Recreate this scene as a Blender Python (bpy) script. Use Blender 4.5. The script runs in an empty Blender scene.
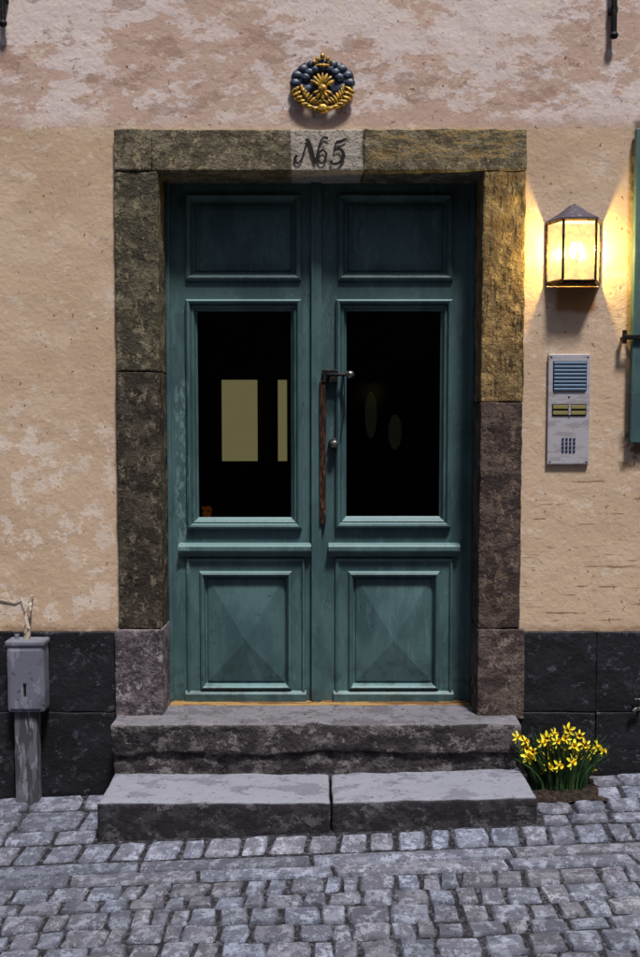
import bpy, bmesh, math, random
from mathutils import Vector, Matrix, noise
random.seed(5)
# ---------------- survey helpers (metres; wall face is the plane y=0) ---------------
F=850.0; D=4.25; H=1.852; TH=math.radians(3.3); c=math.cos(TH); s=math.sin(TH)
def W(px,py,Y=0.0):
    t=(478.5-py)/F; d=D+Y
    dz=d*(t*c-s)/(c+t*s); zc=d*c-dz*s
    return (px-320)/F*zc, H+dz
def X_(px,py=400,Y=0.0): return W(px,py,Y)[0]
def Z_(py,Y=0.0): return W(320,py,Y)[1]
def gz(x,y):
    return .025+.04*x+.06*(min(max(y,-.65),0)+.47)
def lin(r,g,b):
    f=lambda v:(v/255/12.92 if v/255<=.04045 else ((v/255+.055)/1.055)**2.4)
    return (f(r),f(g),f(b),1)
# ---------------- materials ---------------
def make_mat(name, base, ov=(), rough=.85, bumps=(), metal=0, spec=.3, attr=None, emis=None):
    m=bpy.data.materials.new(name); m.use_nodes=True
    nt=m.node_tree; N=nt.nodes; L=nt.links
    b=N['Principled BSDF']
    b.inputs['Roughness'].default_value=rough
    b.inputs['Metallic'].default_value=metal
    b.inputs['Specular IOR Level'].default_value=spec
    tc=N.new('ShaderNodeTexCoord'); geo=N.new('ShaderNodeNewGeometry')
    sep=N.new('ShaderNodeSeparateXYZ'); L.new(tc.outputs['Object'],sep.inputs[0])
    sepn=N.new('ShaderNodeSeparateXYZ'); L.new(geo.outputs['Normal'],sepn.inputs[0])
    rgb=N.new('ShaderNodeRGB'); rgb.outputs[0].default_value=base
    cur=rgb.outputs[0]
    def mul(a,bv):
        k=N.new('ShaderNodeMath'); k.operation='MULTIPLY'; L.new(a,k.inputs[0])
        if isinstance(bv,(int,float)): k.inputs[1].default_value=bv
        else: L.new(bv,k.inputs[1])
        return k.outputs[0]
    def add(a,bb):
        k=N.new('ShaderNodeMath'); k.operation='ADD'; L.new(a,k.inputs[0]); L.new(bb,k.inputs[1]); return k.outputs[0]
    def mrange(v,a,bb):
        k=N.new('ShaderNodeMapRange'); k.interpolation_type='SMOOTHSTEP'; L.new(v,k.inputs[0])
        if a<bb:
            k.inputs[1].default_value=a;k.inputs[2].default_value=bb;k.inputs[3].default_value=0;k.inputs[4].default_value=1
        else:
            k.inputs[1].default_value=bb;k.inputs[2].default_value=a;k.inputs[3].default_value=1;k.inputs[4].default_value=0
        return k.outputs[0]
    def tex(sc,seed,detail=6,kind='noise',r=.6):
        mp=N.new('ShaderNodeMapping'); L.new(tc.outputs['Object'],mp.inputs[0])
        mp.inputs['Location'].default_value=(seed*3.7,seed*1.3,seed*5.1)
        if isinstance(sc,(int,float)): sc=(sc,sc,sc)
        mp.inputs['Scale'].default_value=sc
        n=N.new('ShaderNodeTexNoise'); n.inputs['Scale'].default_value=1; n.inputs['Detail'].default_value=min(detail,7)
        n.inputs['Roughness'].default_value=r
        L.new(mp.outputs[0],n.inputs['Vector']); return n.outputs[0]
    for i,o in enumerate(ov):
        sd=o.get('seed',i+1)
        fac=None
        if not o.get('solid'):
            f=tex(o.get('scale',5),sd,o.get('detail',6),o.get('kind','noise'),o.get('r',.6))
            fac=mrange(f,o.get('lo',.45),o.get('hi',.55))
        if 'box' in o:
            x0,x1,z0,z1,soft,wob=o['box']
            wn=tex(o.get('wscale',9),sd+40,4)
            w=mul(wn,wob)
            xx=add(sep.outputs[0],w); zz=add(sep.outputs[2],w); hw=wob*.5
            mk=mul(mul(mrange(xx,x0+hw-soft,x0+hw+soft),mrange(xx,x1+hw+soft,x1+hw-soft)),
                   mul(mrange(zz,z0+hw-soft,z0+hw+soft),mrange(zz,z1+hw+soft,z1+hw-soft)))
            fac=mk if fac is None else mul(fac,mk)
        if 'up' in o:
            mk=mrange(sepn.outputs[2],o['up'][0],o['up'][1])
            fac=mk if fac is None else mul(fac,mk)
        fac=mul(fac,o.get('fac',1.0))
        mx=N.new('ShaderNodeMix'); mx.data_type='RGBA'
        L.new(fac,mx.inputs[0]); L.new(cur,mx.inputs[6]); mx.inputs[7].default_value=o['color']
        cur=mx.outputs[2]
    if attr:
        at=N.new('ShaderNodeAttribute'); at.attribute_name=attr
        mx=N.new('ShaderNodeMix'); mx.data_type='RGBA'; mx.blend_type='MULTIPLY'; mx.inputs[0].default_value=1
        L.new(cur,mx.inputs[6]); L.new(at.outputs['Color'],mx.inputs[7]); cur=mx.outputs[2]
    L.new(cur,b.inputs['Base Color'])
    prev=None
    for i,(sc,st,dist) in enumerate(bumps):
        f=tex(sc,60+i,5)
        bp=N.new('ShaderNodeBump'); bp.inputs['Strength'].default_value=st; bp.inputs['Distance'].default_value=dist
        L.new(f,bp.inputs['Height'])
        if prev: L.new(prev,bp.inputs['Normal'])
        prev=bp.outputs[0]
    if prev: L.new(prev,b.inputs['Normal'])
    if emis:
        b.inputs['Emission Color'].default_value=emis[0]; b.inputs['Emission Strength'].default_value=emis[1]
    return m
zt=Z_(127)
M={}
M['plaster']=make_mat('ochre_plaster',lin(200,174,150),[
  dict(color=lin(190,163,139),scale=(1.3,1.3,1.6),lo=.42,hi=.62,fac=.8),
  dict(color=lin(210,187,165),scale=(2.5,2.5,3.5),lo=.52,hi=.6,fac=.5,detail=10),
  dict(color=lin(192,164,152),solid=1,box=(-9,9,zt,9,.008,.03),fac=.85),
  dict(color=lin(220,206,204),scale=(1.6,2,3.0),lo=.50,hi=.52,fac=.75,box=(-9,9,zt+.03,9,.05,.1),r=.72,seed=14),
  dict(color=lin(220,206,204),scale=(5,5,9),lo=.54,hi=.555,fac=.65,box=(-9,9,zt+.03,9,.05,.1),r=.74,seed=23),
  dict(color=lin(160,130,116),scale=(3,2,7),lo=.57,hi=.585,fac=.6,box=(-9,9,zt+.05,9,.05,.1),r=.74),
  dict(color=lin(222,208,198),scale=(4,3,5),lo=.53,hi=.55,fac=.65,box=(-9,-1.0,.8,2.0,.2,.4),r=.76),
  dict(color=lin(218,203,188),scale=(7,3,9),lo=.58,hi=.6,fac=.5,r=.76),
  dict(color=lin(120,88,64),scale=(5,5,60),lo=.63,hi=.655,fac=.75,box=(1.0,9,.85,1.65,.1,.2),detail=5),
  dict(color=lin(120,88,64),scale=(6,5,50),lo=.67,hi=.69,fac=.6,detail=5),
  dict(color=lin(96,70,54),scale=(45,45,38),lo=.67,hi=.69,fac=.8,detail=4),
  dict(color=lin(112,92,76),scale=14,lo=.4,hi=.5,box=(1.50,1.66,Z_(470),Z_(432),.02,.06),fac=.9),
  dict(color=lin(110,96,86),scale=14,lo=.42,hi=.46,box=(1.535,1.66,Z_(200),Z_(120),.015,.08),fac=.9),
  dict(color=lin(140,112,86),scale=8,lo=.3,hi=.6,box=(-9,9,.82,.86,.015,.05),fac=.7),
  dict(color=lin(150,98,44),scale=12,lo=.25,hi=.4,box=(X_(555),X_(594),Z_(312),Z_(280),.015,.05),fac=.8),  # lantern's orange-brown shadow, painted on the plaster below it
 ],rough=.93,bumps=[(7,.4,.02),(45,.4,.006),(190,.3,.002)],spec=.15)
M['plinth']=make_mat('black_tarred_plinth',lin(26,27,35),[
  dict(color=lin(16,17,22),scale=4,lo=.4,hi=.6),
  dict(color=lin(74,74,88),scale=(16,16,22),lo=.6,hi=.615,r=.75,fac=.8),
  dict(color=lin(50,50,58),scale=(4.5,2,5),lo=.57,hi=.585,r=.8,fac=.7),
 ],rough=.65,bumps=[(9,.5,.03),(60,.5,.006)],spec=.35)
def stone(name,b,d,l,extra=(),sc=1):
    return make_mat(name,lin(*b),[
      dict(color=lin(*d),scale=(7*sc,7*sc,9*sc),lo=.47,hi=.51,r=.78),
      dict(color=lin(*l),scale=(18*sc,18*sc,12*sc),lo=.56,hi=.575,r=.8,fac=.85),
      dict(color=lin(28,24,22),scale=(40,40,30),lo=.59,hi=.62,r=.8,fac=.85),
     ]+list(extra),rough=.92,bumps=[(12,.8,.025),(70,.7,.008),(220,.4,.002)],spec=.2)
k0=X_(291,150,-.03);k1=X_(362,150,-.03)
M['lintel']=stone('lintel_stone',(116,108,90),(88,81,66),(146,133,108),[
   dict(color=lin(166,158,150),scale=20,lo=.25,hi=.33,box=(k0,k1,2.9,3.6,.006,.03),fac=.95),
   dict(color=lin(116,108,94),scale=26,lo=.54,hi=.57,r=.75,box=(k0,k1,2.9,3.6,.006,.03),fac=.8,seed=31),
   dict(color=lin(148,126,86),scale=(10,10,60),lo=.5,hi=.54,box=(k1+.05,1.1,Z_(160,-.03),3.6,.02,.08),fac=.7)])
M['st_lu']=stone('jamb_stone_upper',(98,92,75),(70,65,54),(132,123,100))
M['st_ll']=stone('jamb_stone_lower',(76,69,60),(54,48,42),(120,110,95))
M['st_ru']=stone('jamb_stone_ochre',(134,113,78),(112,92,62),(168,144,100),[
   dict(color=lin(62,50,36),scale=(60,60,9),lo=.57,hi=.595,fac=.85)])
M['st_rl']=stone('jamb_stone_brown',(88,75,69),(62,52,49),(118,100,87))
M['st_b']=stone('jamb_base_stone',(108,99,104),(76,69,75),(148,141,148))
M['st_b2']=stone('jamb_base_stone_warm',(94,82,78),(68,58,57),(130,115,110))
M['step']=make_mat('worn_step_stone',lin(58,56,61),[
   dict(color=lin(40,38,43),scale=(9,9,12),lo=.46,hi=.5,r=.75),
   dict(color=lin(94,92,98),scale=(9,9,12),lo=.57,hi=.585,r=.8,fac=.8),
   dict(color=lin(128,130,143),solid=1,up=(.35,.9)),  # treads paler than risers: wear, plus overhead light put into the colour
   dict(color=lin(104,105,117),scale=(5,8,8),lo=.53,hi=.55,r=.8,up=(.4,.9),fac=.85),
   dict(color=lin(28,25,27),scale=(35,35,30),lo=.6,hi=.63,r=.8,fac=.8),
 ],rough=.85,bumps=[(12,.6,.02),(80,.5,.005)],spec=.25)
M['step2']=make_mat('crumbling_step_stone',lin(84,79,81),[
   dict(color=lin(56,51,54),scale=(8,9,11),lo=.46,hi=.49,r=.78),
   dict(color=lin(120,114,116),scale=(9,9,11),lo=.55,hi=.565,r=.8,fac=.8),
   dict(color=lin(118,117,126),solid=1,up=(.45,.9),fac=.8),  # pale top face mixes worn stone with painted light from above
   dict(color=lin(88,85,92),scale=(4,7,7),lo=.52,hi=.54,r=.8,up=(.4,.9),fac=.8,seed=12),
   dict(color=lin(24,21,22),scale=(26,26,26),lo=.59,hi=.62,r=.8,fac=.8),
 ],rough=.9,bumps=[(14,.8,.03),(70,.7,.008)],spec=.2)
M['teal']=make_mat('teal_door_paint',lin(72,99,102),[
   dict(color=lin(57,82,86),scale=(5,5,2.2),lo=.42,hi=.6),
   dict(color=lin(88,117,120),scale=(22,22,4),lo=.57,hi=.6,r=.7,fac=.4),
   dict(color=lin(112,142,146),solid=1,up=(.45,.9),fac=.7),  # highlights on ledge tops, painted as paler upward faces
   dict(color=lin(112,142,145),scale=(70,70,26),lo=.64,hi=.66,r=.75,fac=.7),
   dict(color=lin(18,28,31),scale=(60,60,30),lo=.62,hi=.65,r=.75,fac=.8,seed=9),
   dict(color=lin(112,140,141),scale=(40,40,14),lo=.5,hi=.53,r=.75,fac=.7,box=(-.75,-.68,1.1,2.1,.01,.05),seed=17),
   dict(color=lin(46,58,58),scale=(14,14,20),lo=.5,hi=.6,box=(-1,1,.3,.6,.08,.15),fac=.5),
 ],rough=.5,bumps=[((60,60,8),.18,.004),(160,.15,.001)],spec=.4)
M['wood']=make_mat('oak_threshold',lin(150,118,72),[
   dict(color=lin(104,74,42),scale=(4,30,60),lo=.48,hi=.56),
   dict(color=lin(60,42,26),scale=(12,40,60),lo=.6,hi=.64)],rough=.6,bumps=[((4,30,60),.4,.004)])
M['iron']=make_mat('black_iron',lin(26,26,30),[dict(color=lin(58,50,46),scale=50,lo=.55,hi=.62)],rough=.55,metal=.5,bumps=[(80,.3,.003)])
M['rust']=make_mat('rusty_brass_bar',lin(76,50,34),[dict(color=lin(36,26,22),scale=(60,60,14),lo=.46,hi=.54),dict(color=lin(120,82,50),scale=(60,60,20),lo=.6,hi=.64)],rough=.6,metal=.3)
M['steel']=make_mat('aged_steel',lin(120,118,118),[dict(color=lin(60,56,54),scale=60,lo=.5,hi=.6)],rough=.35,metal=.8)
M['gold']=make_mat('gilded_metal',lin(196,154,52),[dict(color=lin(80,58,24),scale=60,lo=.47,hi=.54,fac=.85)],rough=.45,metal=.3,bumps=[(120,.4,.003)],spec=.5)
M['navy']=make_mat('navy_enamel',lin(30,42,62),[dict(color=lin(74,96,122),scale=70,lo=.54,hi=.57,fac=.8)],rough=.45,spec=.5)
M['brass']=make_mat('dark_brass',lin(84,64,36),[dict(color=lin(40,30,22),scale=40,lo=.45,hi=.55)],rough=.45,metal=.6)
M['leadroof']=make_mat('lead_roof',lin(72,66,78),[dict(color=lin(104,98,108),scale=30,lo=.55,hi=.6)],rough=.6,metal=.2)
M['alu']=make_mat('brushed_aluminium',lin(178,174,182),[dict(color=lin(158,153,158),scale=(8,8,30),lo=.5,hi=.58),dict(color=lin(120,108,104),scale=60,lo=.65,hi=.67,fac=.7)],rough=.45,metal=.1)
M['blue']=make_mat('louver_blue_grey',lin(106,128,154),[],rough=.5)
M['darkblue']=make_mat('louver_slot_dark',lin(36,44,58),[],rough=.7)
M['button']=make_mat('name_button_yellow',lin(136,128,80),[],rough=.5)
M['blackp']=make_mat('black_paint',lin(20,19,20),[dict(color=lin(70,64,58),scale=60,lo=.62,hi=.66,fac=.7)],rough=.8)
M['key']=make_mat('keypad_key',lin(50,62,92),[],rough=.5)
M['boxgrey']=make_mat('grey_enamel_box',lin(106,108,122),[dict(color=lin(88,89,102),scale=5,lo=.45,hi=.6),dict(color=lin(50,48,54),scale=40,lo=.62,hi=.65,fac=.8),dict(color=lin(136,139,152),scale=(18,18,8),lo=.58,hi=.6,fac=.6)],rough=.55,bumps=[(60,.15,.003)])
M['postgrey']=make_mat('weathered_post',lin(96,96,106),[dict(color=lin(68,67,73),scale=(30,30,5),lo=.48,hi=.53),dict(color=lin(126,127,138),scale=(40,40,8),lo=.6,hi=.62)],rough=.8,bumps=[((50,50,8),.4,.004)])
M['cable']=make_mat('cream_cable',lin(176,164,152),[dict(color=lin(110,92,80),scale=40,lo=.52,hi=.6)],rough=.7)
M['dark']=make_mat('dark_interior',lin(16,16,16),[],rough=.9)
M['paleglow']=make_mat('pale_glowing_panel',lin(150,146,104),[dict(color=lin(120,112,76),scale=2,lo=.4,hi=.6)],rough=.9,emis=(lin(156,148,104),.50))  # flat panels given a glow, for the pale rectangles in the door glass
M['dimglow']=make_mat('dim_glowing_ovals',lin(40,46,36),[dict(color=lin(14,16,14),scale=(9,9,4),lo=.45,hi=.52)],rough=1,emis=(lin(40,44,34),.25))  # invented ovals with a weak glow, for faint greenish shapes in the glass
M['terracotta']=make_mat('terracotta',lin(170,90,40),[],rough=.8,emis=(lin(150,80,30),.12))  # clay colour with a faint self-glow added
M['leaf']=make_mat('daffodil_leaf',lin(52,82,44),[dict(color=lin(28,48,28),scale=(30,30,8),lo=.45,hi=.6),dict(color=lin(104,128,62),scale=(60,60,10),lo=.6,hi=.66,fac=.6)],rough=.5)
M['petal']=make_mat('daffodil_petal',lin(234,222,66),[dict(color=lin(206,188,40),scale=60,lo=.5,hi=.6,fac=.6)],rough=.6)
M['trumpet']=make_mat('daffodil_trumpet',lin(230,192,34),[],rough=.6)
M['soil']=make_mat('soil',lin(52,42,36),[dict(color=lin(30,24,22),scale=40,lo=.45,hi=.55),dict(color=lin(86,72,58),scale=60,lo=.6,hi=.65)],rough=1,bumps=[(60,1,.02)])
M['cobble']=make_mat('granite_sett',lin(106,109,123),[
   dict(color=lin(82,84,97),scale=(14,14,14),lo=.46,hi=.5,r=.78),
   dict(color=lin(134,139,156),scale=(16,16,16),lo=.54,hi=.555,r=.8,fac=.8),
   dict(color=lin(42,42,49),scale=(50,50,50),lo=.58,hi=.61,r=.8,fac=.85)],
   rough=.72,bumps=[(18,.5,.012),(90,.6,.005)],spec=.35,attr='tint')
M['ground']=make_mat('sand_joints_and_distant_setts',lin(50,50,57),[
   dict(color=lin(30,30,34),scale=30,lo=.45,hi=.5),
   dict(color=lin(86,86,96),scale=45,lo=.55,hi=.58,fac=.8)],rough=1,bumps=[(50,.8,.02)])
M['oppwall']=make_mat('opposite_plaster',lin(100,84,68),[dict(color=lin(82,68,54),scale=1.5,lo=.4,hi=.6)],rough=.95)
M['oppglass']=make_mat('opposite_window_glass',lin(20,24,28),[],rough=.15)
M['rooftile']=make_mat('roof_tile',lin(110,62,46),[dict(color=lin(80,46,36),scale=(8,8,8),lo=.45,hi=.6)],rough=.9)
def glass():
    m=bpy.data.materials.new('window_glass'); m.use_nodes=True; nt=m.node_tree; nt.nodes.clear()
    o=nt.nodes.new('ShaderNodeOutputMaterial'); mx=nt.nodes.new('ShaderNodeMixShader')
    fr=nt.nodes.new('ShaderNodeFresnel'); fr.inputs[0].default_value=1.45
    t=nt.nodes.new('ShaderNodeBsdfTransparent'); t.inputs[0].default_value=(.72,.72,.7,1)
    g=nt.nodes.new('ShaderNodeBsdfGlossy'); g.inputs['Roughness'].default_value=.03
    nt.links.new(fr.outputs[0],mx.inputs[0]); nt.links.new(t.outputs[0],mx.inputs[1]); nt.links.new(g.outputs[0],mx.inputs[2]); nt.links.new(mx.outputs[0],o.inputs[0])
    return m
M['glass']=glass()
def lampglass():
    m=bpy.data.materials.new('frosted_lantern_glass'); m.use_nodes=True; nt=m.node_tree; nt.nodes.clear()
    o=nt.nodes.new('ShaderNodeOutputMaterial'); mx=nt.nodes.new('ShaderNodeMixShader'); mx.inputs[0].default_value=.6
    t=nt.nodes.new('ShaderNodeBsdfTransparent'); t.inputs[0].default_value=(1,.95,.76,1)
    e=nt.nodes.new('ShaderNodeEmission'); e.inputs[0].default_value=(1,.80,.36,1); e.inputs[1].default_value=1.4
    nt.links.new(t.outputs[0],mx.inputs[1]); nt.links.new(e.outputs[0],mx.inputs[2]); nt.links.new(mx.outputs[0],o.inputs[0])
    return m
M['lampglass']=lampglass()
M['bulb']=make_mat('lit_bulb',lin(255,240,200),[],emis=((1,.88,.55,1),1.3))
# ---------------- mesh builder ---------------
def empty(name):
    e=bpy.data.objects.new(name,None); bpy.context.collection.objects.link(e); return e
class MB:
    def __init__(s): s.v=[];s.f=[];s.m=[];s.mats=[];s.t=[]
    def mi(s,m):
        if m not in s.mats: s.mats.append(m)
        return s.mats.index(m)
    def add(s,vs,fs,m,tint=None):
        o=len(s.v); s.v+= [tuple(p) for p in vs]; i=s.mi(m)
        for f in fs: s.f.append([a+o for a in f]); s.m.append(i)
        s.t+=[tint or (1,1,1,1)]*len(vs)
    def box(s,x0,x1,y0,y1,z0,z1,m):
        v=[(x,y,z) for z in (z0,z1) for y in (y0,y1) for x in (x0,x1)]
        s.add(v,[[0,1,5,4],[1,3,7,5],[3,2,6,7],[2,0,4,6],[4,5,7,6],[0,2,3,1]],m)
    def rbox(s,x0,x1,y0,y1,z0,z1,m,r=.006,seg=9,amp=0,freq=9,seed=0,fn=None,tint=None):
        lo=(x0,y0,z0);hi=(x1,y1,z1); r=min(r,min(hi[i]-lo[i] for i in range(3))*.45)
        ax=[]
        for i in range(3):
            a,b=lo[i],hi[i]; n=max(1,int((b-a-2*r)/seg)); L=[a,a+r*.4]+[a+r+(b-a-2*r)*k/n for k in range(n+1)]+[b-r*.4,b]
            if b-a>6*r: L=L[:3]+[a+2*r]+L[3:-3]+[b-2*r]+L[-3:]
            L=sorted(L)
            ax.append(L)
        idx={};vs=[]
        def gv(i,j,k):
            if (i,j,k) in idx: return idx[(i,j,k)]
            p=Vector((ax[0][i],ax[1][j],ax[2][k]))
            q=Vector([min(max(p[a],lo[a]+r),hi[a]-r) for a in range(3)])
            d=p-q
            if d.length>1e-9: p=q+d.normalized()*r
            if amp: p=p+noise.noise_vector(p*freq+Vector((seed*7.1,seed*3.3,seed)))*amp+noise.noise_vector(p*freq*3.5+Vector((seed,seed*3.3,seed)))*amp*.45
            if fn: p=fn(p)
            idx[(i,j,k)]=len(vs); vs.append(p); return idx[(i,j,k)]
        fs=[];nx,ny,nz=[len(a)-1 for a in ax]
        for i in range(nx):
            for k in range(nz):
                fs.append([gv(i,0,k),gv(i+1,0,k),gv(i+1,0,k+1),gv(i,0,k+1)])
                fs.append([gv(i,ny,k),gv(i,ny,k+1),gv(i+1,ny,k+1),gv(i+1,ny,k)])
        for j in range(ny):
            for k in range(nz):
                fs.append([gv(0,j,k),gv(0,j,k+1),gv(0,j+1,k+1),gv(0,j+1,k)])
                fs.append([gv(nx,j,k),gv(nx,j+1,k),gv(nx,j+1,k+1),gv(nx,j,k+1)])
        for i in range(nx):
            for j in range(ny):
                fs.append([gv(i,j,0),gv(i,j+1,0),gv(i+1,j+1,0),gv(i+1,j,0)])
                fs.append([gv(i,j,nz),gv(i+1,j,nz),gv(i+1,j+1,nz),gv(i,j+1,nz)])
        s.add(vs,fs,m,tint)
    def rings(s,x0,x1,z0,z1,prof,m,close=None,mclose=None,apex=0):
        vs=[];fs=[]
        for (ins,y) in prof:
            vs+=[(x0+ins,y,z0+ins),(x1-ins,y,z0+ins),(x1-ins,y,z1-ins),(x0+ins,y,z1-ins)]
        for k in range(len(prof)-1):
            for i in range(4):
                j=(i+1)%4; fs.append([k*4+i,k*4+j,k*4+4+j,k*4+4+i])
        b=(len(prof)-1)*4
        if close=='flat': fs.append([b,b+1,b+2,b+3])
        if close=='pyr':
            vs.append(((x0+x1)/2,prof[-1][1]-apex,(z0+z1)/2-.05)); a=len(vs)-1
            for i in range(4): fs.append([b+i,b+(i+1)%4,a])
        s.add(vs,fs,m)
    def tube(s,pts,rad,m,n=10,cap=True):
        pts=[Vector(p) for p in pts]; vs=[];fs=[]
        if not isinstance(rad,(list,tuple)): rad=[rad]*len(pts)
        up=Vector((0,0,1))
        for i,p in enumerate(pts):
            d=(pts[min(i+1,len(pts)-1)]-pts[max(i-1,0)]).normalized()
            a=d.cross(up if abs(d.z)<.95 else Vector((1,0,0))).normalized(); b=d.cross(a)
            for k in range(n):
                t=2*math.pi*k/n; vs.append(p+(a*math.cos(t)+b*math.sin(t))*rad[i])
        for i in range(len(pts)-1):
            for k in range(n):
                j=(k+1)%n; fs.append([i*n+k,i*n+j,(i+1)*n+j,(i+1)*n+k])
        if cap: fs.append(list(range(n))[::-1]); fs.append([(len(pts)-1)*n+k for k in range(n)])
        s.add(vs,fs,m)
    def ell(s,cn,rad,m,rot=0,nu=14,nv=9,M3=None):
        cn=Vector(cn); R=Matrix.Rotation(rot,3,'Y') if M3 is None else M3; vs=[];fs=[]
        for j in range(nv+1):
            ph=math.pi*j/nv
            for i in range(nu):
                th=2*math.pi*i/nu
                vs.append(cn+R@Vector((rad[0]*math.sin(ph)*math.cos(th),rad[1]*math.sin(ph)*math.sin(th),rad[2]*math.cos(ph))))
        for j in range(nv):
            for i in range(nu):
                k=(i+1)%nu; fs.append([j*nu+i,(j+1)*nu+i,(j+1)*nu+k,j*nu+k])
        s.add(vs,fs,m)
    def quad(s,ps,m): s.add(ps,[[0,1,2,3]],m)
    def build(s,name,parent=None,ang=35):
        me=bpy.data.meshes.new(name); me.from_pydata(s.v,[],s.f)
        for m in s.mats: me.materials.append(M[m])
        me.polygons.foreach_set('material_index',s.m)
        me.polygons.foreach_set('use_smooth',[ang>0]*len(s.f))
        at=me.attributes.new('tint','FLOAT_COLOR','POINT'); at.data.foreach_set('color',[q for t in s.t for q in t])
        me.update(); 
        if ang>0: me.set_sharp_from_angle(angle=math.radians(ang))
        o=bpy.data.objects.new(name,me); bpy.context.collection.objects.link(o)
        if parent: o.parent=parent
        return o
# ---------------- townhouse wall ---------------
JLo=X_(116.5,400,-.03); JRo=X_(523.5,400,-.03); JLi=X_(159.5,400,-.03); JRi=X_(481,400,-.03)
Ltop=Z_(129,-.03); Lbot=Z_(171,-.03); Ptop=Z_(632,-.02); Stop=.414
house=empty('plaster_townhouse')
WT=6.5
mb=MB()
wx0=1.535+.62
wz0,wz1=Z_(442),Z_(128)
mb.box(-9,JLo+.03,0,.45,-.8,WT,'plaster')
mb.box(JRo-.03,wx0,0,.45,-.8,WT,'plaster')
mb.box(wx0,wx0+.95,0,.45,-.8,wz0,'plaster')
mb.box(wx0,wx0+.95,0,.45,wz1,WT,'plaster')
mb.box(wx0+.95,9,0,.45,-.8,WT,'plaster')
mb.box(JLo+.03,JRo-.03,0.0,.45,Ltop-.03,WT,'plaster')
mb.build('walls',house,ang=0)
mb=MB()
xr=X_(596,680,-.02)
xs_=JRo-.005
jz=Z_(712,-.02)
for a,b,sd in((xs_,xr,1),(xr,xr+.9,2),(xr+.9,xr+2.2,3),(xr+2.2,9,4),(-9,-3.5,5),(-3.5,-2.3,6),(-2.3,-1.55,7),(-1.55,JLo+.005,8)):
    sg=.05 if abs(a+b)/2<3 else .4
    mb.rbox(a+.001,b-.001,-.022,.05,jz+.001,Ptop,'plinth',r=.005,seg=sg,amp=.005,seed=sd)
    mb.rbox(a+.001,b-.001,-.025,.05,-.7,jz-.001,'plinth',r=.005,seg=sg,amp=.005,seed=sd+10)
mb.build('plinth',house)
mb=MB(); mb.rbox(-9.1,9.1,-.25,.4,WT,WT+.2,'oppwall',r=.03)
mb.add([(-9.2,-.35,WT+.2),(9.2,-.35,WT+.2),(9.2,4,WT+3.2),(-9.2,4,WT+3.2)],[[0,1,2,3]],'rooftile'); mb.build('roof',house)
mb=MB()
mb.rings(wx0,wx0+.95,wz0,wz1,[(0,.12),(0,.08),(.06,.08),(.065,.1),(.07,.12)],'teal')
mb.quad([(wx0,.115,wz0),(wx0+.95,.115,wz0),(wx0+.95,.115,wz1),(wx0,.115,wz1)],'glass')
mb.rbox(wx0+.45,wx0+.5,.085,.113,wz0+.05,wz1-.05,'teal'); 
for k in (.35,.68): mb.rbox(wx0+.06,wx0+.89,.09,.112,wz0+(wz1-wz0)*k-.015,wz0+(wz1-wz0)*k+.015,'teal')
mb.rbox(wx0,wx0+.95,.4,.44,wz0,wz1,'dark'); mb.build('window',house)
mb=MB()
hx0,hx1=-1.3,1.3
mb.quad([(hx0,2.2,.3),(hx1,2.2,.3),(hx1,2.2,3.3),(hx0,2.2,3.3)],'dark')
mb.quad([(hx0,.3,.3),(hx0,2.2,.3),(hx0,2.2,3.3),(hx0,.3,3.3)],'dark')
mb.quad([(hx1,.3,.3),(hx1,2.2,.3),(hx1,2.2,3.3),(hx1,.3,3.3)],'dark')
mb.quad([(hx0,.3,.3),(hx1,.3,.3),(hx1,2.2,.3),(hx0,2.2,.3)],'dark')
mb.quad([(hx0,.3,3.3),(hx1,.3,3.3),(hx1,2.2,3.3),(hx0,2.2,3.3)],'dark')
YH=2.18
mb.rbox(X_(222,420,YH),X_(257.5,420,YH),YH-.01,YH,Z_(461,YH),Z_(380,YH),'paleglow',r=.002)
mb.rbox(X_(278,420,YH),X_(287,420,YH),YH-.01,YH,Z_(461,YH),Z_(380,YH),'paleglow',r=.002)
mb.ell((X_(371,415,2.0),2.0,Z_(415,2.0)),(.045,.04,.17),'dimglow')
mb.ell((X_(395,432,2.0),2.0,Z_(432,2.0)),(.05,.04,.13),'dimglow')
mb.build('hallway',house)
mb=MB()
ox,oz=W(207,512,.24)
mb.tube([(ox,.24,oz-.04),(ox,.24,oz-.0)],[.018,.026],'terracotta')
for k in range(9):
    a=k*.7; mb.ell((ox+.018*math.cos(a),.24+.01*math.sin(a),oz+.012+.006*(k%3)),(.012,.004,.006),'terracotta',rot=a)
mb.rbox(JLi+.15,-.1,.2,.3,oz-.06,oz-.04,'dark')
mb.build('potted_plant',house)
# ---------------- stone door surround ---------------
sf=empty('stone_door_frame')
mb=MB()
zj1=Z_(372,-.03); zj2=Z_(402,-.03); zb=Z_(629,-.03)
A=dict(r=.007,seg=.022,amp=.005,freq=11)
LX0=X_(113.5,150,-.03); LX1=X_(527,150,-.03)
mb.rbox(LX0,X_(151,150,-.03),-.034,.3,Lbot+.0,Ltop,'lintel',seed=1,**A)
mb.rbox(X_(151,150,-.03)+.001,X_(364,150,-.03),-.03,.3,Lbot,Ltop-.002,'lintel',seed=2,r=.007,seg=.022,amp=.0015,freq=11)
mb.rbox(X_(364,150,-.03)+.001,LX1,-.032,.3,Lbot,Ltop,'lintel',seed=3,**A)
mb.rbox(JLo,JLi,-.03,.3,zj1+.001,Lbot-.001,'st_lu',seed=4,**A)
mb.rbox(JLo-.002,JLi,-.032,.3,zb+.001,zj1-.001,'st_ll',seed=5,**A)
mb.rbox(JLo-.022,JLi+.004,-.045,.3,Stop-.02,zb-.001,'st_b',seed=6,**A)
mb.rbox(JRi,JRo,-.03,.3,zj2+.001,Lbot-.001,'st_ru',seed=7,**A)
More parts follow.
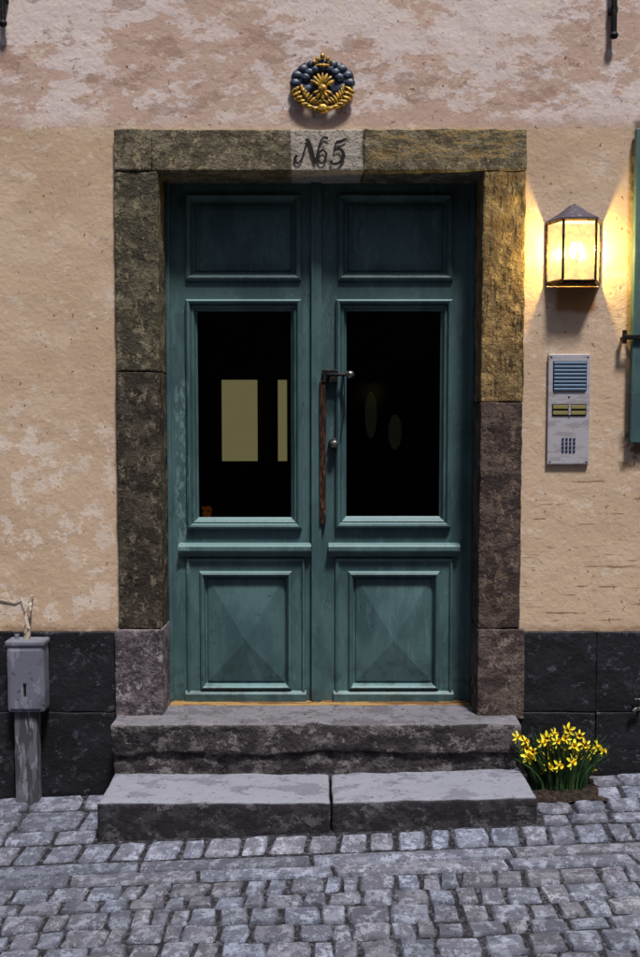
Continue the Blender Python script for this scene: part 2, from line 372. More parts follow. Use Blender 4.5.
mb.rbox(JRi-.002,JRo-.004,-.032,.3,zb+.001,zj2-.001,'st_rl',seed=8,**A)
mb.rbox(JRi-.006,JRo+.02,-.045,.3,Stop-.02,zb-.001,'st_b2',seed=9,**A)
mb.build('frame_blocks',sf)
# ---------------- steps ---------------
st=empty('stone_steps')
def crumble(p):
    if p.y<-.1:
        k=noise.noise(Vector((p.x*4,3.1,p.z*6)))+.5*noise.noise(Vector((p.x*11,1.1,p.z*14)))
        p=p.copy(); p.y+=.014*k
    return p
def crumble2(p):
    p=crumble(p)
    if p.z<.33: p.z+=.022*noise.noise(Vector((p.x*2.5,5.5,0)))+.010*noise.noise(Vector((p.x*9,5.5,0)))
    return p
mb=MB()
ux0,ux1=X_(110,730,-.17),X_(522,730,-.17)
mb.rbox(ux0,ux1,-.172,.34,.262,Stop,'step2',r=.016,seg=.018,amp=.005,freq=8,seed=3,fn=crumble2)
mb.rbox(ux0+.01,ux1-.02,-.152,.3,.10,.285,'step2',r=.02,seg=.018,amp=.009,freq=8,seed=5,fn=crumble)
mb.build('upper_step',st)
mb=MB()
lx0,lx1=X_(97,815,-.47),X_(538,815,-.47); lm=X_(331,815,-.47)
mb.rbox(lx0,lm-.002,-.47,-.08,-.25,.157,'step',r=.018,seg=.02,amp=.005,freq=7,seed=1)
def tilt(p):
    p=p.copy(); 
    if p.z>0: p.z+=.024*(p.x-lm)/(lx1-lm)
    return p
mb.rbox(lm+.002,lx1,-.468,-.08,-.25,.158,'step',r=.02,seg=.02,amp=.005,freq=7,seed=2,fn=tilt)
mb.build('lower_step',st)
# ---------------- double door ---------------
dd=empty('double_door')
YD=.18
dz0=Z_(701,YD); dz1=Lbot+.05
def opening(a,b,t,bt):
    mid=(t+bt)/2; return (X_(a,mid,YD),X_(b,mid,YD),Z_(bt,YD),Z_(t,YD))
def leaf(name,x0,x1,top,win,low):
    mb=MB()
    ops=[top,win,low]
    xs=sorted(set([x0,x1]+[o[0] for o in ops]+[o[1] for o in ops])); zs=sorted(set([dz0,dz1]+[o[2] for o in ops]+[o[3] for o in ops]))
    for i in range(len(xs)-1):
        for k in range(len(zs)-1):
            cx=(xs[i]+xs[i+1])/2; cz=(zs[k]+zs[k+1])/2
            if any(o[0]<cx<o[1] and o[2]<cz<o[3] for o in ops): continue
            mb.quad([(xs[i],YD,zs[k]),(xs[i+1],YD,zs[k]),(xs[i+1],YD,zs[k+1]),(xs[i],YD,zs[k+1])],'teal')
    mb.rbox(x0,x1,YD+.035,YD+.05,dz0,dz0+.02,'teal',r=.001); 
    y=YD
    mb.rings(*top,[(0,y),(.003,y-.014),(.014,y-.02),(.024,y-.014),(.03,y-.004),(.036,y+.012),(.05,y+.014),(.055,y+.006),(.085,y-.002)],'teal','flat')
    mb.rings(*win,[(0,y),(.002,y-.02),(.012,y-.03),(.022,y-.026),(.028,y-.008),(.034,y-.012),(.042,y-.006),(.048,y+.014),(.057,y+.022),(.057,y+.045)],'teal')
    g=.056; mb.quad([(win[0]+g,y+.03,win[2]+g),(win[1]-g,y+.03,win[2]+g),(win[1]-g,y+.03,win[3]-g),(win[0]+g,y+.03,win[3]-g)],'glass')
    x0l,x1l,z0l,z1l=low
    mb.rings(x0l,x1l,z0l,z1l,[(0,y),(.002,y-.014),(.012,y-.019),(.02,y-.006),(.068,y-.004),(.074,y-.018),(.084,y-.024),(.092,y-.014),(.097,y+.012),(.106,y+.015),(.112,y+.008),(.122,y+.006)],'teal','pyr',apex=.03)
    lz1=Z_(545,YD-.03); lz0=Z_(556,YD)
    hw=.035
    prof=[(YD,lz0-.004),(YD-.012,lz0),(YD-.016,lz0+.016),(YD-.036,lz0+.024),(YD-.044,lz0+.034),(YD-.042,lz1-.008),(YD-.034,lz1),(YD,lz1+.008)]
    a,b=x0l-hw,x1l+hw-.002
    vs=[(a,p[0],p[1]) for p in prof]+[(b,p[0],p[1]) for p in prof]; n=len(prof)
    fs=[[i,n+i,n+i+1,i+1] for i in range(n-1)]+[list(range(n))[::-1],[n+i for i in range(n)]]
    mb.add(vs,fs,'teal')
    wz=Z_(690,YD); 
    prof=[(YD-.022,dz0+.001),(YD-.024,wz-.016),(YD-.014,wz-.004),(YD,wz)]
    a,b=x0l-.008,x1l+.008
    vs=[(a,p[0],p[1]) for p in prof]+[(b,p[0],p[1]) for p in prof]; n=len(prof)
    fs=[[i,n+i,n+i+1,i+1] for i in range(n-1)]+[list(range(n))[::-1]+[],[n+i for i in range(n)]]
    mb.add(vs,fs,'teal')
    mb.build(name,dd,ang=6)
cxm=X_(317,440,YD)
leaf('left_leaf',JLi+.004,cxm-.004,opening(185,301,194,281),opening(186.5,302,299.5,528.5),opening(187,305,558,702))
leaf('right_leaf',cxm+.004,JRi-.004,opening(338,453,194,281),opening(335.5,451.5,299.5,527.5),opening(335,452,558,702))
mb=MB()
ax0,ax1=X_(311.5,440,YD),X_(321.5,440,YD)
mb.rbox(ax0,ax1,YD-.022,YD+.02,dz0,dz1,'teal',r=.006,seg=.4)
mb.rbox(ax0-.0,ax0+.014,YD-.027,YD-.0225,dz0+.01,dz1,'teal',r=.002,seg=.4)
mb.build('meeting_stile_cover',dd)
mb=MB()
mb.rbox(JLi+.0,JLi+.022,YD-.02,YD+.06,dz0,dz1,'teal',r=.004,seg=.5)
mb.rbox(JRi-.024,JRi-.0,YD-.02,YD+.06,dz0,dz1,'teal',r=.004,seg=.5)
mb.build('jamb_liners',dd)
mb=MB()
mb.rbox(JLi+.006,JRi-.008,.11,.2,Stop-.008,dz0+.004,'wood',r=.006,seg=.03,amp=.0015)
mb.build('threshold',dd)
mb=MB()
x0,_=W(319.5,450,YD-.03);x1,_=W(326,450,YD-.03)
mb.rbox(x0,x1,YD-.034,YD-.004,Z_(524,YD-.03),Z_(381,YD-.03),'rust',r=.004,seg=.05,amp=.001)
mb.build('pull_bar',dd)
mb=MB()
xa,za=W(322,375,YD-.04); xb,zb_=W(350,374,YD-.06)
mb.rbox(xa,X_(338,375,YD-.03),YD-.04,YD-.005,Z_(383,YD),Z_(370,YD),'iron',r=.004)
mb.tube([(xa+.03,YD-.02,za),(xa+.035,YD-.06,za),(xa+.05,YD-.068,za),(xb,YD-.068,za)],[.009,.009,.008,.009],'iron')
mb.ell((xb,YD-.068,za),(.024,.022,.021),'steel')
mb.tube([(xb-.03,YD-.0,za),(xb-.03,YD-.064,za)],.008,'iron')
xk,zk=W(334,444,YD-.03)
mb.tube([(xk,YD+.0,zk),(xk,YD-.022,zk),(xk,YD-.026,zk)],[.03,.03,.026],'iron',n=20)
mb.ell((xk,YD-.045,zk),(.023,.02,.023),'steel')
pts=[(xb-.03+.012*math.sin(t*3)-.02*t,YD-.03,za-.01-(za-zk-.03)*t) for t in [i/10 for i in range(11)]]
mb.tube(pts,.0026,'iron',n=6)
mb.build('lever_and_lock',dd)
# ---------------- house number ---------------
hn=empty('house_number_sign')
mb=MB(); YN=-.0365
def stroke(pts,wd,m='blackp'):
    P=[Vector((X_(x,y,YN),YN,Z_(y,YN))) for x,y in pts]; Q=[];Wd=[]
    n=len(P)
    for i in range(n-1):
        p0=P[max(i-1,0)];p1=P[i];p2=P[i+1];p3=P[min(i+2,n-1)]
        for k in range(8):
            t=k/8
            Q.append(.5*((2*p1)+(-p0+p2)*t+(2*p0-5*p1+4*p2-p3)*t*t+(-p0+3*p1-3*p2+p3)*t**3)); Wd.append(wd[i]*(1-t)+wd[i+1]*t)
    Q.append(P[-1]);Wd.append(wd[-1])
    vs=[];fs=[]
    for i,q in enumerate(Q):
        d=(Q[min(i+1,len(Q)-1)]-Q[max(i-1,0)]).normalized(); nn=Vector((-d.z,0,d.x)); h=Wd[i]*.005*.46
        off=Vector((0,.0003*math.sin(i*.3),0))
        vs+=[q-nn*h+off,q+nn*h+off]
    for i in range(len(Q)-1): fs.append([2*i,2*i+2,2*i+3,2*i+1])
    mb.add(vs,fs,m)
stroke([(297,155),(294.5,160),(298,163),(302,158),(305,148),(308,140)],[3.2,3,2,1.6,1.6,1.8]); YN-=.0005
stroke([(305,140.5),(308,140),(311,149),(315,163.5)],[1.5,3,4.2,3]); YN-=.0005
stroke([(314.5,163.5),(317,154),(320,143),(323.5,137.5),(328,138.5)],[1.5,1.5,1.8,2,3.2]); YN-=.0005
stroke([(323,150),(318.8,153),(318,159),(321,163),(325,160),(326.2,154),(323,150),(321,150.5)],[2.2,3,3,2.2,1.7,2.6,2.2,1.5]); YN-=.0005
stroke([(336,142.5),(341,141.5),(346.5,138.5)],[3.5,3.6,1.6]); YN-=.0005
stroke([(336.5,142),(334.5,148),(334,151)],[1.6,1.7,1.7]); YN-=.0005
stroke([(334,151),(339,149),(343,152.5),(343,158),(338,163.5),(332,163.5),(331,160.5)],[1.7,3,3.6,3.8,2.8,2.6,4])
mb.build('painted_number',hn)
# ---------------- emblem (plain ornamental stand-in) ---------------
em=empty('wall_emblem')
mb=MB()
ex,ez=W(322.5,90,-.02); u=.0049
def e(px,py): return (ex+(px-322.5)*u, ez-(py-90)*u)
for (px,py,rx,rz,ro) in [(322.5,84,18,20,0),(303,79,12,11,.5),(342,79,12,11,-.5),(304,89,12,8,.2),(341,89,12,8,-.2),(310,70,10,7,.4),(335,70,10,7,-.4),(322.5,72,14,9,0)]:
    a,b=e(px,py); mb.ell((a,-.012,b),(rx*u,.02,rz*u),'navy',rot=ro)
for k in range(9):
    t=math.radians(0+k*22.5); a,b=e(322.5+27*math.cos(t),84-19*math.sin(t)); mb.ell((a,-.026,b),(5.5*u,.012,4.5*u),'navy',rot=0)
for k in range(7):
    t=math.radians(15+k*25); a,b=e(322.5+17*math.cos(t),82-12*math.sin(t)); mb.ell((a,-.033,b),(4.6*u,.010,4*u),'navy',rot=0)
# upright fan of gilded leaves over a small boss
for k in range(7):
    t=math.radians(30+k*20); a,b=e(322.5+8*math.cos(t),90-9*math.sin(t)); mb.ell((a,-.044,b),(6*u,.008,1.7*u),'gold',rot=-t)
for k in range(5):
    t=math.radians(200+k*35); a,b=e(322.5+6*math.cos(t),92-6*math.sin(t)); mb.ell((a,-.042,b),(4.6*u,.008,1.9*u),'gold',rot=-t)
a,b=e(322.5,91); mb.ell((a,-.046,b),(4.4*u,.014,4.6*u),'gold')
for sgn in (-1,1):
    for k in range(8):
        t=math.radians(82-k*9.5); px=322.5+sgn*28*math.cos(t); py=84+26*math.sin(t)
        a,b=e(px,py); mb.ell((a,-.03,b),(5.8*u,.010,2.1*u),'gold',rot=sgn*(-(t)+.9))
        a,b=e(322.5+sgn*21*math.cos(t),86+17*math.sin(t)); mb.ell((a,-.036,b),(4.6*u,.008,1.7*u),'gold',rot=sgn*(-(t)+1.9))
a,b=e(322.5,109); mb.ell((a,-.032,b),(6*u,.012,5*u),'gold')
for px,py,r in [(322.5,59.5,2.4),(317.5,62,2),(327.5,62,2),(314,65,1.7),(331,65,1.7)]:
    a,b=e(px,py); mb.ell((a,-.04,b),(r*u,.01,r*1.3*u),'gold'); 
a,b=e(322.5,68); mb.ell((a,-.036,b),(8*u,.012,1.9*u),'gold')
mb.build('relief',em)
# ---------------- wall lantern ---------------
wl=empty('wall_lantern')
lcx=X_(573,252,0); zt_=Z_(221,-.05); zb0=Z_(283,-.05); za_=Z_(206,-.03)
plan=[(-.13,-.004),(-.078,-.105),(.078,-.105),(.13,-.004)]
plan=[(lcx+a,b) for a,b in plan]
mb=MB()
for i in range(3):
    (xa,ya),(xb,yb)=plan[i],plan[i+1]
    mb.quad([(xa,ya,zb0+.01),(xb,yb,zb0+.01),(xb,yb,zt_),(xa,ya,zt_)],'lampglass')
mb.build('panes',wl,ang=0)
mb=MB()
for i,(x,y) in enumerate(plan):
    mb.rbox(x-.006,x+.006,y-.006,y+.006,zb0,zt_,'brass',r=.003)
for z in (zb0+.006,zt_-.006):
    for i in range(3): mb.tube([(*plan[i],z),(*plan[i+1],z)],.007,'brass',n=6)
mb.add([(x,y,zb0) for x,y in plan]+[(x,y,zb0-.008) for x,y in plan],[[0,1,2,3],[7,6,5,4],[0,4,5,1],[1,5,6,2],[2,6,7,3]],'brass')
mb.build('frame',wl)
mb=MB()
def sc(k,z): return [(lcx+(x-lcx)*k,y*k,z) for x,y in plan]
r0=sc(1.08,zt_-.004);r1=sc(1.08,zt_+.004);r2=sc(.62,zt_+.04);r3=sc(.16,za_+.008)
vs=r0+r1+r2+r3; fs=[]
for k in range(3):
    for i in range(3): fs.append([k*4+i,k*4+i+1,k*4+5+i,k*4+4+i])
fs.append([12,13,14,15]); fs.append([3,2,1,0])
mb.add(vs,fs,'leadroof'); mb.ell((lcx,-.01,za_+.008),(.008,.008,.008),'leadroof')
mb.build('roof_cap',wl,ang=20)
mb=MB(); mb.rbox(lcx-.12,lcx+.12,-.004,-.001,zb0,zt_,'brass',r=.001)
mb.ell((lcx,-.05,(zb0+zt_)/2+.005),(.032,.032,.05),'bulb'); mb.tube([(lcx,-.05,zb0),(lcx,-.05,(zb0+zt_)/2-.04)],.012,'brass')
mb.build('bulb_and_backplate',wl)
for dx in (-.05,.05):
    ld=bpy.data.lights.new('lantern_light','POINT'); ld.energy=44; ld.color=(1,.74,.26); ld.shadow_soft_size=.012
    lo=bpy.data.objects.new('lantern_light',ld); bpy.context.collection.objects.link(lo); lo.location=(lcx+dx,-.07,(zb0+zt_)/2+.01); lo.parent=wl
# ---------------- intercom ---------------
ic=empty('intercom_panel')
mb=MB()
ix0,ix1=X_(548,410,-.02),X_(590,410,-.02); iz0,iz1=Z_(464.5,-.02),Z_(354,-.02)
mb.rbox(ix0,ix1,-.018,-.001,iz0,iz1,'alu',r=.004)
sx0,sx1=X_(553,375,-.02),X_(587,375,-.02); sz0,sz1=Z_(391,-.02),Z_(361,-.02)
mb.rbox(sx0,sx1,-.0195,-.017,sz0,sz1,'darkblue',r=.001)
for k in range(8):
    z=sz0+(sz1-sz0)*(k+.5)/8; mb.rbox(sx0+.004,sx1-.004,-.026,-.0192,z-.0068,z+.0055,'blue',r=.003)
bz0,bz1=Z_(416,-.02),Z_(404,-.02)
mb.rbox(sx0-.002,sx1,-.0205,-.017,bz0,bz1,'blackp',r=.001)
zm=(bz0+bz1)/2; xm=(sx0+sx1)/2
for (a,b) in ((sx0+.002,xm-.008),(xm+.008,sx1-.004)):
    for (p,q) in ((bz0+.006,zm-.005),(zm+.005,bz1-.006)): mb.rbox(a,b,-.024,-.02,p,q,'button',r=.002)
mb.rbox(xm-.006,xm+.006,-.025,-.02,bz0+.004,bz1-.004,'alu',r=.002)
kx0,kx1=X_(561,445,-.02),X_(576,445,-.02); kz0,kz1=Z_(453,-.02),Z_(437,-.02)
for i in range(4):
    for j in range(4):
        x=kx0+(kx1-kx0)*(i+.5)/4; z=kz0+(kz1-kz0)*(j+.5)/4
        mb.rbox(x-.006,x+.006,-.022,-.0175,z-.006,z+.006,'key',r=.002)
for x in (ix0+.014,ix1-.014):
    for z in (iz0+.014,iz1-.014): mb.ell((x,-.018,z),(.005,.003,.005),'steel')
mb.ell(((ix0+ix1)/2,-.018,Z_(397,-.02)),(.006,.003,.004),'darkblue')
mb.build('panel',ic)
# ---------------- utility box ---------------
ub=empty('electrical_utility_box')
mb=MB()
bx0,bx1=X_(6.5,680,-.12),X_(44,680,-.12); bz0,bz1=Z_(713,-.12),Z_(641,-.12)
mb.rbox(bx0,bx1,-.12,-.03,bz0,bz1-.02,'boxgrey',r=.014,seg=.05,amp=.001)
mb.rbox(bx0-.006,bx1+.006,-.126,-.028,bz1-.03,bz1,'boxgrey',r=.01)
mb.rbox(bx0+.018,bx1-.018,-.125,-.118,bz0+.02,bz1-.045,'boxgrey',r=.006)
mb.ell((X_(25,684,-.12),-.126,Z_(684,-.12)),(.009,.005,.009),'iron')
mb.rbox(X_(24,684,-.12),X_(26.5,684,-.12),-.128,-.124,Z_(695,-.12),Z_(684,-.12),'iron',r=.001)
mb.build('box',ub)
mb=MB()
mb.rbox(X_(14.5,760,-.1),X_(37.5,760,-.1),-.1,-.035,-.2,bz0+.01,'postgrey',r=.008,seg=.04,amp=.002)
mb.build('post',ub)
mb=MB()
cxx=X_(27,625,-.07)
mb.tube([(cxx,-.07,bz1-.01),(cxx,-.07,bz1+.05),(cxx-.004,-.06,Z_(618,-.06)),(cxx+.002,-.03,Z_(608,-.03)),(cxx-.002,-.012,Z_(603,-.03)),(cxx+.008,-.012,Z_(596,-.03))],[.017,.016,.012,.011,.010,.008],'cable')
mb.tube([(cxx-.0,-.03,Z_(606,-.03)),(cxx-.03,-.02,Z_(603,-.02)),(cxx-.05,-.01,Z_(598,-.02)),(cxx-.08,-.006,Z_(603,-.02)),(cxx-.16,-.006,Z_(600,-.02)),(cxx-.4,-.006,Z_(606,-.02)),(-3.5,-.006,Z_(606,-.02))],.003,'cable',n=6)
mb.tube([(X_(17,640,-.07),-.07,bz1-.01),(X_(17,640,-.07),-.07,bz1+.02)],.012,'boxgrey')
mb.build('conduit',ub)
# ---------------- shutter ---------------
sh=empty('window_shutter')
mb=MB()
hx=X_(634,285,-.05)
sz0_,sz1_=Z_(443,-.05),Z_(128,-.05)
mb.rbox(hx,wx0-.01,-.045,-.012,sz0_,sz1_,'teal',r=.004,seg=.3)
for (a,b) in ((0.03,.47),(.53,.97)):
    za=sz0_+(sz1_-sz0_)*a; zb2=sz0_+(sz1_-sz0_)*b
    mb.rings(hx+.06,wx0-.07,za+.04,zb2-.04,[(0,-.0455),(.004,-.056),(.016,-.056),(.024,-.048)],'teal')
mb.build('shutter_leaf',sh)
mb=MB()
hz=Z_(337,-.06)
mb.rbox(X_(624,337,-.05),hx+.3,-.062,-.0465,hz-.012,hz+.012,'iron',r=.003)
mb.tube([(X_(626,337,-.06),-.04,hz-.03),(X_(626,337,-.06),-.04,hz+.035)],.011,'iron'); 
mb.tube([(X_(626,337,-.06),-.04,hz),(X_(626,337,-.06),.02,hz)],.008,'iron')
mb.build('strap_hinge',sh)
for nm,px,pb in (('iron_wall_hook',614,38),('iron_wall_hook',3,26)):
    root=MB(); x=X_(px,20,-.03); z=Z_(pb,-.03)
    root.tube([(x,-.03,z+.5),(x,-.03,z+.02),(x,-.03,z)],[.014,.014,.012],'iron')
    root.rbox(x-.02,x+.02,-.03,.01,z+.12,z+.15,'iron',r=.004)
    root.ell((x,-.034,z+.01),(.021,.016,.018),'iron'); root.build(nm)
mb=MB(); x,z=W(634,708,-.04)
mb.tube([(x+.03,.0,z),(x+.03,-.05,z),(x+.0,-.06,z+.002),(x-.01,-.06,z-.01)],.011,'steel'); mb.tube([(x+.03,-.045,z),(x+.03,-.045,z+.045)],.006,'steel'); mb.tube([(x+.0,-.045,z+.045),(x+.06,-.045,z+.045)],.007,'steel')
mb.build('water_tap')
# ---------------- ground and setts ---------------
mb=MB()
xs=[-150,-8,-4,-2,0,2,4,8,150]; ys=[-150,-8,-4,-.65,-.3,0,.3,150]
vs=[(x,y,gz(x,y)-.013) for y in ys for x in xs]; n=len(xs)
fs=[[j*n+i,j*n+i+1,(j+1)*n+i+1,(j+1)*n+i] for j in range(len(ys)-1) for i in range(n-1)]
mb.add(vs,fs,'ground'); mb.build('ground')
US=[-1,-.95,-.84,-.5,0,.5,.84,.95,1]
rs=random.Random(11)
def sett(mb,cs,flat=1.0,dark=1.0,hgt=0.0):
    a,b,c2,d=[Vector((p[0],p[1])) for p in cs]
    w=(b-a).length; h=(d-a).length
    vs=[];fs=[];sd=rs.uniform(0,100)
    big=w>.4
    UX=[-1,-.985,-.95,-.8,-.6,-.4,-.2,0,.2,.4,.6,.8,.95,.985,1] if big else US
    tx=rs.uniform(-.012,.012)*flat; ty=rs.uniform(-.016,.016)*flat; dz=rs.uniform(-.004,.002)*(.3 if big else 1)+hgt
    pw=rs.uniform(4,9) if not big else 30
    n=len(UX); mrows=len(US)
    for v in US:
        for u_ in UX:
            l=(abs(u_)**pw+abs(v)**pw)**(1/pw); k=1/max(1,l)
            uu=u_*k;vv=v*k
            eu=abs(u_) if not big else max(0,1-(1-abs(u_))*w/h)
            e_=max(eu,abs(v))
            sU=(uu+1)/2;sV=(vv+1)/2
            p=(a*(1-sU)+b*sU)*(1-sV)+(d*(1-sU)+c2*sU)*sV
            nz=noise.noise(Vector((p.x*18+sd,p.y*18,sd)))
            edge=max(0,(e_-.8)/.2)
            drop=-.004*edge-.014*max(0,edge-.6)/.4 if edge>0 else 0
            q=noise.noise_vector(Vector((p.x*25,p.y*25,sd)))*(.009 if not big else .005)*edge
            z=gz(p.x,p.y)+dz+drop+nz*(.004 if not big else .0025)+uu*tx*w+vv*ty*h+.002*(1-uu*uu)*(1-vv*vv)
            vs.append((p.x+q.x,p.y+q.y,z))
    for j in range(mrows-1):
        for i in range(n-1): fs.append([j*n+i,j*n+i+1,(j+1)*n+i+1,(j+1)*n+i])
    t=rs.uniform(.74,1.15)*dark; bl=rs.uniform(-.04,.05)
    mb.add(vs,fs,'cobble',(t*(1-bl),t,t*(1+bl),1))
def rows(mb,x0,x1,y0,y1,rh,wr,gap=.004,wob=.02,flat=1,dark=1,skip=None,jj=.006):
    y=y1
    def yo(x,yy): return wob*noise.noise(Vector((x*1.1,yy*2.5,3.3)))*min(1,(y1-yy)*4)
    while y>y0+.03:
        h=rs.uniform(*rh); 
        if y-h<y0 or y-h-y0<rh[0]*.5: h=y-y0
        x=x0+ (rs.uniform(-.06,0) if x0<-3 else 0); sk=rs.uniform(-.014,.014)
        while x<x1-.02:
            w=rs.uniform(*wr)
            if x+w>x1-wr[0]*.5: w=x1-x
            j=lambda:rs.uniform(-jj,jj)
            g=gap/2+rs.uniform(0,.002)
            cs=[(x+g+j(),y-h+g+yo(x,y-h)+j()),(x+w-g+j(),y-h+g+yo(x+w,y-h)+j()),(x+w-g+sk+j(),y-g+yo(x+w,y)+j()),(x+g+sk+j(),y-g+yo(x,y)+j())]
            cx=x+w/2;cy=y-h/2
            if not(skip and skip(cx,cy)): sett(mb,cs,flat,dark)
            x+=w
        y-=h
road=MB()
rows(road,-3.6,3.6,-4.2,-.85,(.085,.125),(.07,.17),wob=.07,jj=.009,gap=.007,dark=1.06)
road.build('cobblestone_street')
kb=MB()
rows(kb,-3.6,3.6,-.75,-.657,(.09,.1),(.55,.9),gap=.008,wob=.0,flat=.2,dark=1.16,jj=.002)
rows(kb,-3.6,3.6,-.842,-.752,(.09,.1),(.5,.85),gap=.008,wob=.0,flat=.2,dark=1.08,jj=.002)
kb.build('gutter_slabs')
pv=MB()
rows(pv,-3.6,3.6,-.643,-.49,(.13,.16),(.1,.17),wob=.0,dark=1.28,gap=.014)
rows(pv,-3.6,lx0-.01,-.485,-.03,(.15,.19),(.16,.34),wob=.0,dark=1.05,gap=.01)
rows(pv,lx1+.01,3.6,-.485,-.03,(.11,.13),(.12,.19),wob=.0,dark=1.18,gap=.012,skip=lambda x,y:x<1.36 and y>-.27)
pv.build('pavement_setts')
mb=MB(); 
vs=[];fs=[];n=14
for j in range(n):
    for i in range(n):
        x=lx1-.02+(1.40-lx1+.02)*i/(n-1); y=-.30+.29*j/(n-1)
        e_=min(1,4*min(i,n-1-i)/(n-1),4*min(j+1,n-1)/(n-1))
        vs.append((x,y,gz(x,y)-.012+.03*e_+.012*noise.noise(Vector((x*25,y*25,0)))))
for j in range(n-1):
    for i in range(n-1): fs.append([j*n+i,j*n+i+1,(j+1)*n+i+1,(j+1)*n+i])
mb.add(vs,fs,'soil'); mb.build('flower_bed_soil')
# ---------------- daffodils ---------------
df=empty('daffodil_clump'); rd=random.Random(3)
lf=MB(); fl=MB()
bxc=X_(560,790,-.15); gb=gz(bxc,-.15)
def blade(p0,lean,hgt,w):
    n=7
    d=Vector((lean[0],lean[1],0))
    side=(Vector((-d.y,d.x,0)).normalized()*.4+Vector((rd.uniform(-1,1),rd.uniform(-.4,.4),0)).normalized()).normalized()
    vs=[];fs=[]
    for i in range(n):
        t=i/(n-1); p=Vector(p0)+d*t*t+Vector((0,0,hgt*(t-.22*t*t*d.length/.1*.5)))
        ww=w*(1-t**3)*.5+.0006
        vs+=[p-side*ww,p+side*ww]
    for i in range(n-1): fs.append([2*i,2*i+1,2*i+3,2*i+2])
    lf.add(vs,fs,'leaf')
for k in range(200):
    a=rd.uniform(0,6.28); r=rd.uniform(0,1)**.5
    x=bxc+.14*r*math.cos(a)-.01; y=-.16+.07*r*math.sin(a)
    blade((x,y,gb),(.13*r*math.cos(a)+rd.uniform(-.05,.05),.05*r*math.sin(a)-.01),rd.uniform(.15,.31),rd.uniform(.008,.015))
def flower(p,d,R):
    d=d.normalized(); q=d.to_track_quat('Z','Y').to_matrix(); sp=rd.uniform(0,1)
    for k in range(6):
        a=sp+k*math.pi/3; 
        def P(rr,ang,z): return p+q@Vector((rr*math.cos(ang),rr*math.sin(ang),z))
        lift=.004 if k%2 else -.001
        vs=[P(.004,a,lift),P(R*.55,a-.42,lift+.004),P(R*.85,a-.2,lift),P(R*1.02,a,-.005),P(R*.85,a+.2,lift),P(R*.55,a+.42,lift+.004),P(R*.5,a,lift-.002)]
        fl.add(vs,[[0,1,6],[1,2,6],[2,3,6],[3,4,6],[4,5,6],[5,0,6]],'petal')
    n=10;vs=[];fs=[]
    for (rr,z) in ((.0055,0),(.0075,.01),(.009,.018),(.0125,.023)):
        for k in range(n): 
            a=2*math.pi*k/n; r2=rr*(1+.12*(k%2)*(z>.02)); vs.append(p+q@Vector((r2*math.cos(a),r2*math.sin(a),z)))
    for j in range(3):
        for k in range(n): fs.append([j*n+k,j*n+(k+1)%n,(j+1)*n+(k+1)%n,(j+1)*n+k])
    fs.append([k for k in range(n)])
    fl.add(vs,fs,'trumpet')
for (px,py) in [(516,737),(520,748),(524,741),(533,752),(541,742),(546,737),(551,748),(545,757),(556,741),(562,751),(566,739),(569,730),(574,746),(580,735),(578,757),(585,745),(590,751),(596,746),(601,751),(588,762),(571,762),(558,765),(536,762),(528,757),(592,768),(553,733),(582,770),(549,768),(539,770),(527,748)]:
    Y=rd.uniform(-.25,-.12); x,z=W(px,py,Y); p=Vector((x,Y,z))
    base=Vector((bxc+(x-bxc)*.45,-.16+(Y+.16)*.4,gb)); dv=Vector((rd.uniform(-.9,.9),rd.uniform(-1.1,-.3),rd.uniform(-.1,.7)))
    back=p-dv.normalized()*.018
    mid=base.lerp(back,.6)+Vector((0,0,.02)); lf.tube([base,mid,back+Vector((0,0,.006)),back,p],[.0032,.003,.0028,.003,.005],'leaf',n=6)
    flower(p,dv,rd.uniform(.024,.038))
lf.build('leaves_and_stems',df,ang=80); fl.build('blossoms',df,ang=60)
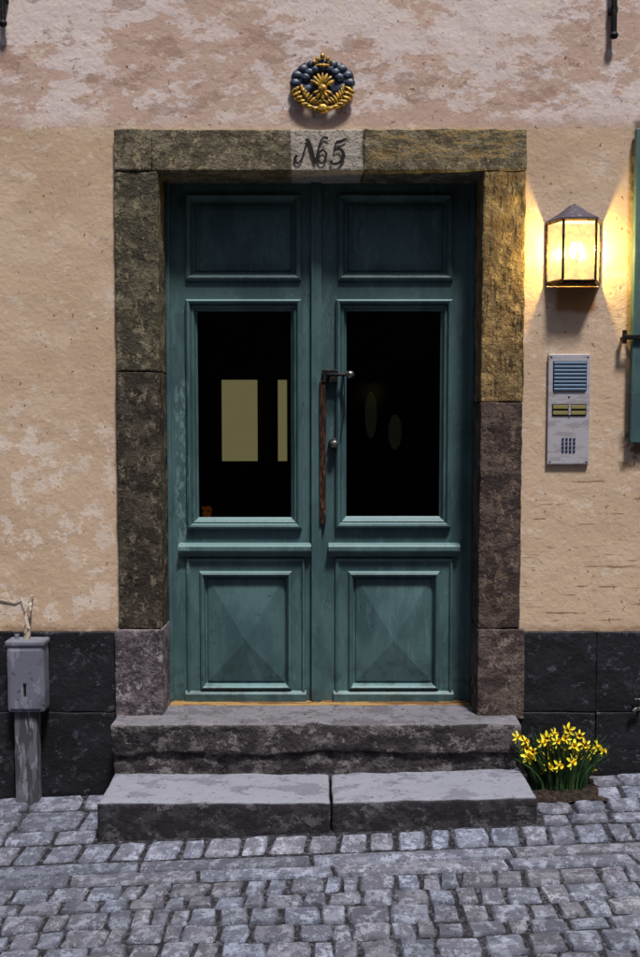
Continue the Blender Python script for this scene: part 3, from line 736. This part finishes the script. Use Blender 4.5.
# ---------------- opposite side of the street ---------------
ob=empty('opposite_townhouse'); mb=MB(); OY=-7.6; OH=6.8
mb.box(-14,14,OY-5,OY,-1.2,OH,'oppwall')
for fl_ in range(2):
    for k in range(-5,6):
        x=k*2.3+.5; z=1.1+fl_*2.8
        mb.rings(x-.5,x+.5,z,z+1.5,[(0,OY+.001),(0,OY+.03),(.08,OY+.03),(.08,OY+.006)],'leadroof','flat')
        mb.quad([(x-.42,OY+.01,z+.08),(x+.42,OY+.01,z+.08),(x+.42,OY+.01,z+1.42),(x-.42,OY+.01,z+1.42)],'oppglass')
mb.build('facade',ob,ang=0)
mb=MB(); mb.add([(-14.2,OY+.3,OH),(14.2,OY+.3,OH),(14.2,OY-2.5,OH+2),(-14.2,OY-2.5,OH+2),(14.2,OY-5.3,OH),(-14.2,OY-5.3,OH)],[[0,1,2,3],[3,2,4,5]],'rooftile'); mb.build('roof',ob,ang=0)
# ---------------- light, camera ---------------
EL=math.radians(67); az=math.radians(-24)
w=bpy.data.worlds.new('World'); bpy.context.scene.world=w; w.use_nodes=True
nt=w.node_tree; bg=nt.nodes['Background']; sky=nt.nodes.new('ShaderNodeTexSky'); sky.sky_type='NISHITA'; sky.sun_disc=False
sky.sun_elevation=EL; sky.sun_rotation=math.radians(180)+az; sky.air_density=1; sky.dust_density=2.5; sky.ozone_density=1
nt.links.new(sky.outputs[0],bg.inputs[0]); bg.inputs[1].default_value=.07
sd=bpy.data.lights.new('sun','SUN'); sd.energy=4.9; sd.angle=math.radians(8); sd.color=(1,.965,.92)
so=bpy.data.objects.new('sun',sd); bpy.context.collection.objects.link(so)
dirv=Vector((-math.sin(az)*math.cos(EL),-math.cos(az)*math.cos(EL),math.sin(EL)))
so.rotation_euler=dirv.to_track_quat('Z','Y').to_euler(); so.location=dirv*20
cd=bpy.data.cameras.new('camera'); co=bpy.data.objects.new('camera',cd); bpy.context.collection.objects.link(co)
cd.sensor_fit='HORIZONTAL'; cd.sensor_width=24; cd.lens=24*F/640; cd.clip_end=500; cd.clip_start=.05
co.location=(0,-D,H); co.rotation_euler=(math.radians(90)-TH,0,0)
sc_=bpy.context.scene; sc_.camera=co
sc_.view_settings.view_transform='Standard'; sc_.view_settings.look='None'; sc_.view_settings.exposure=0
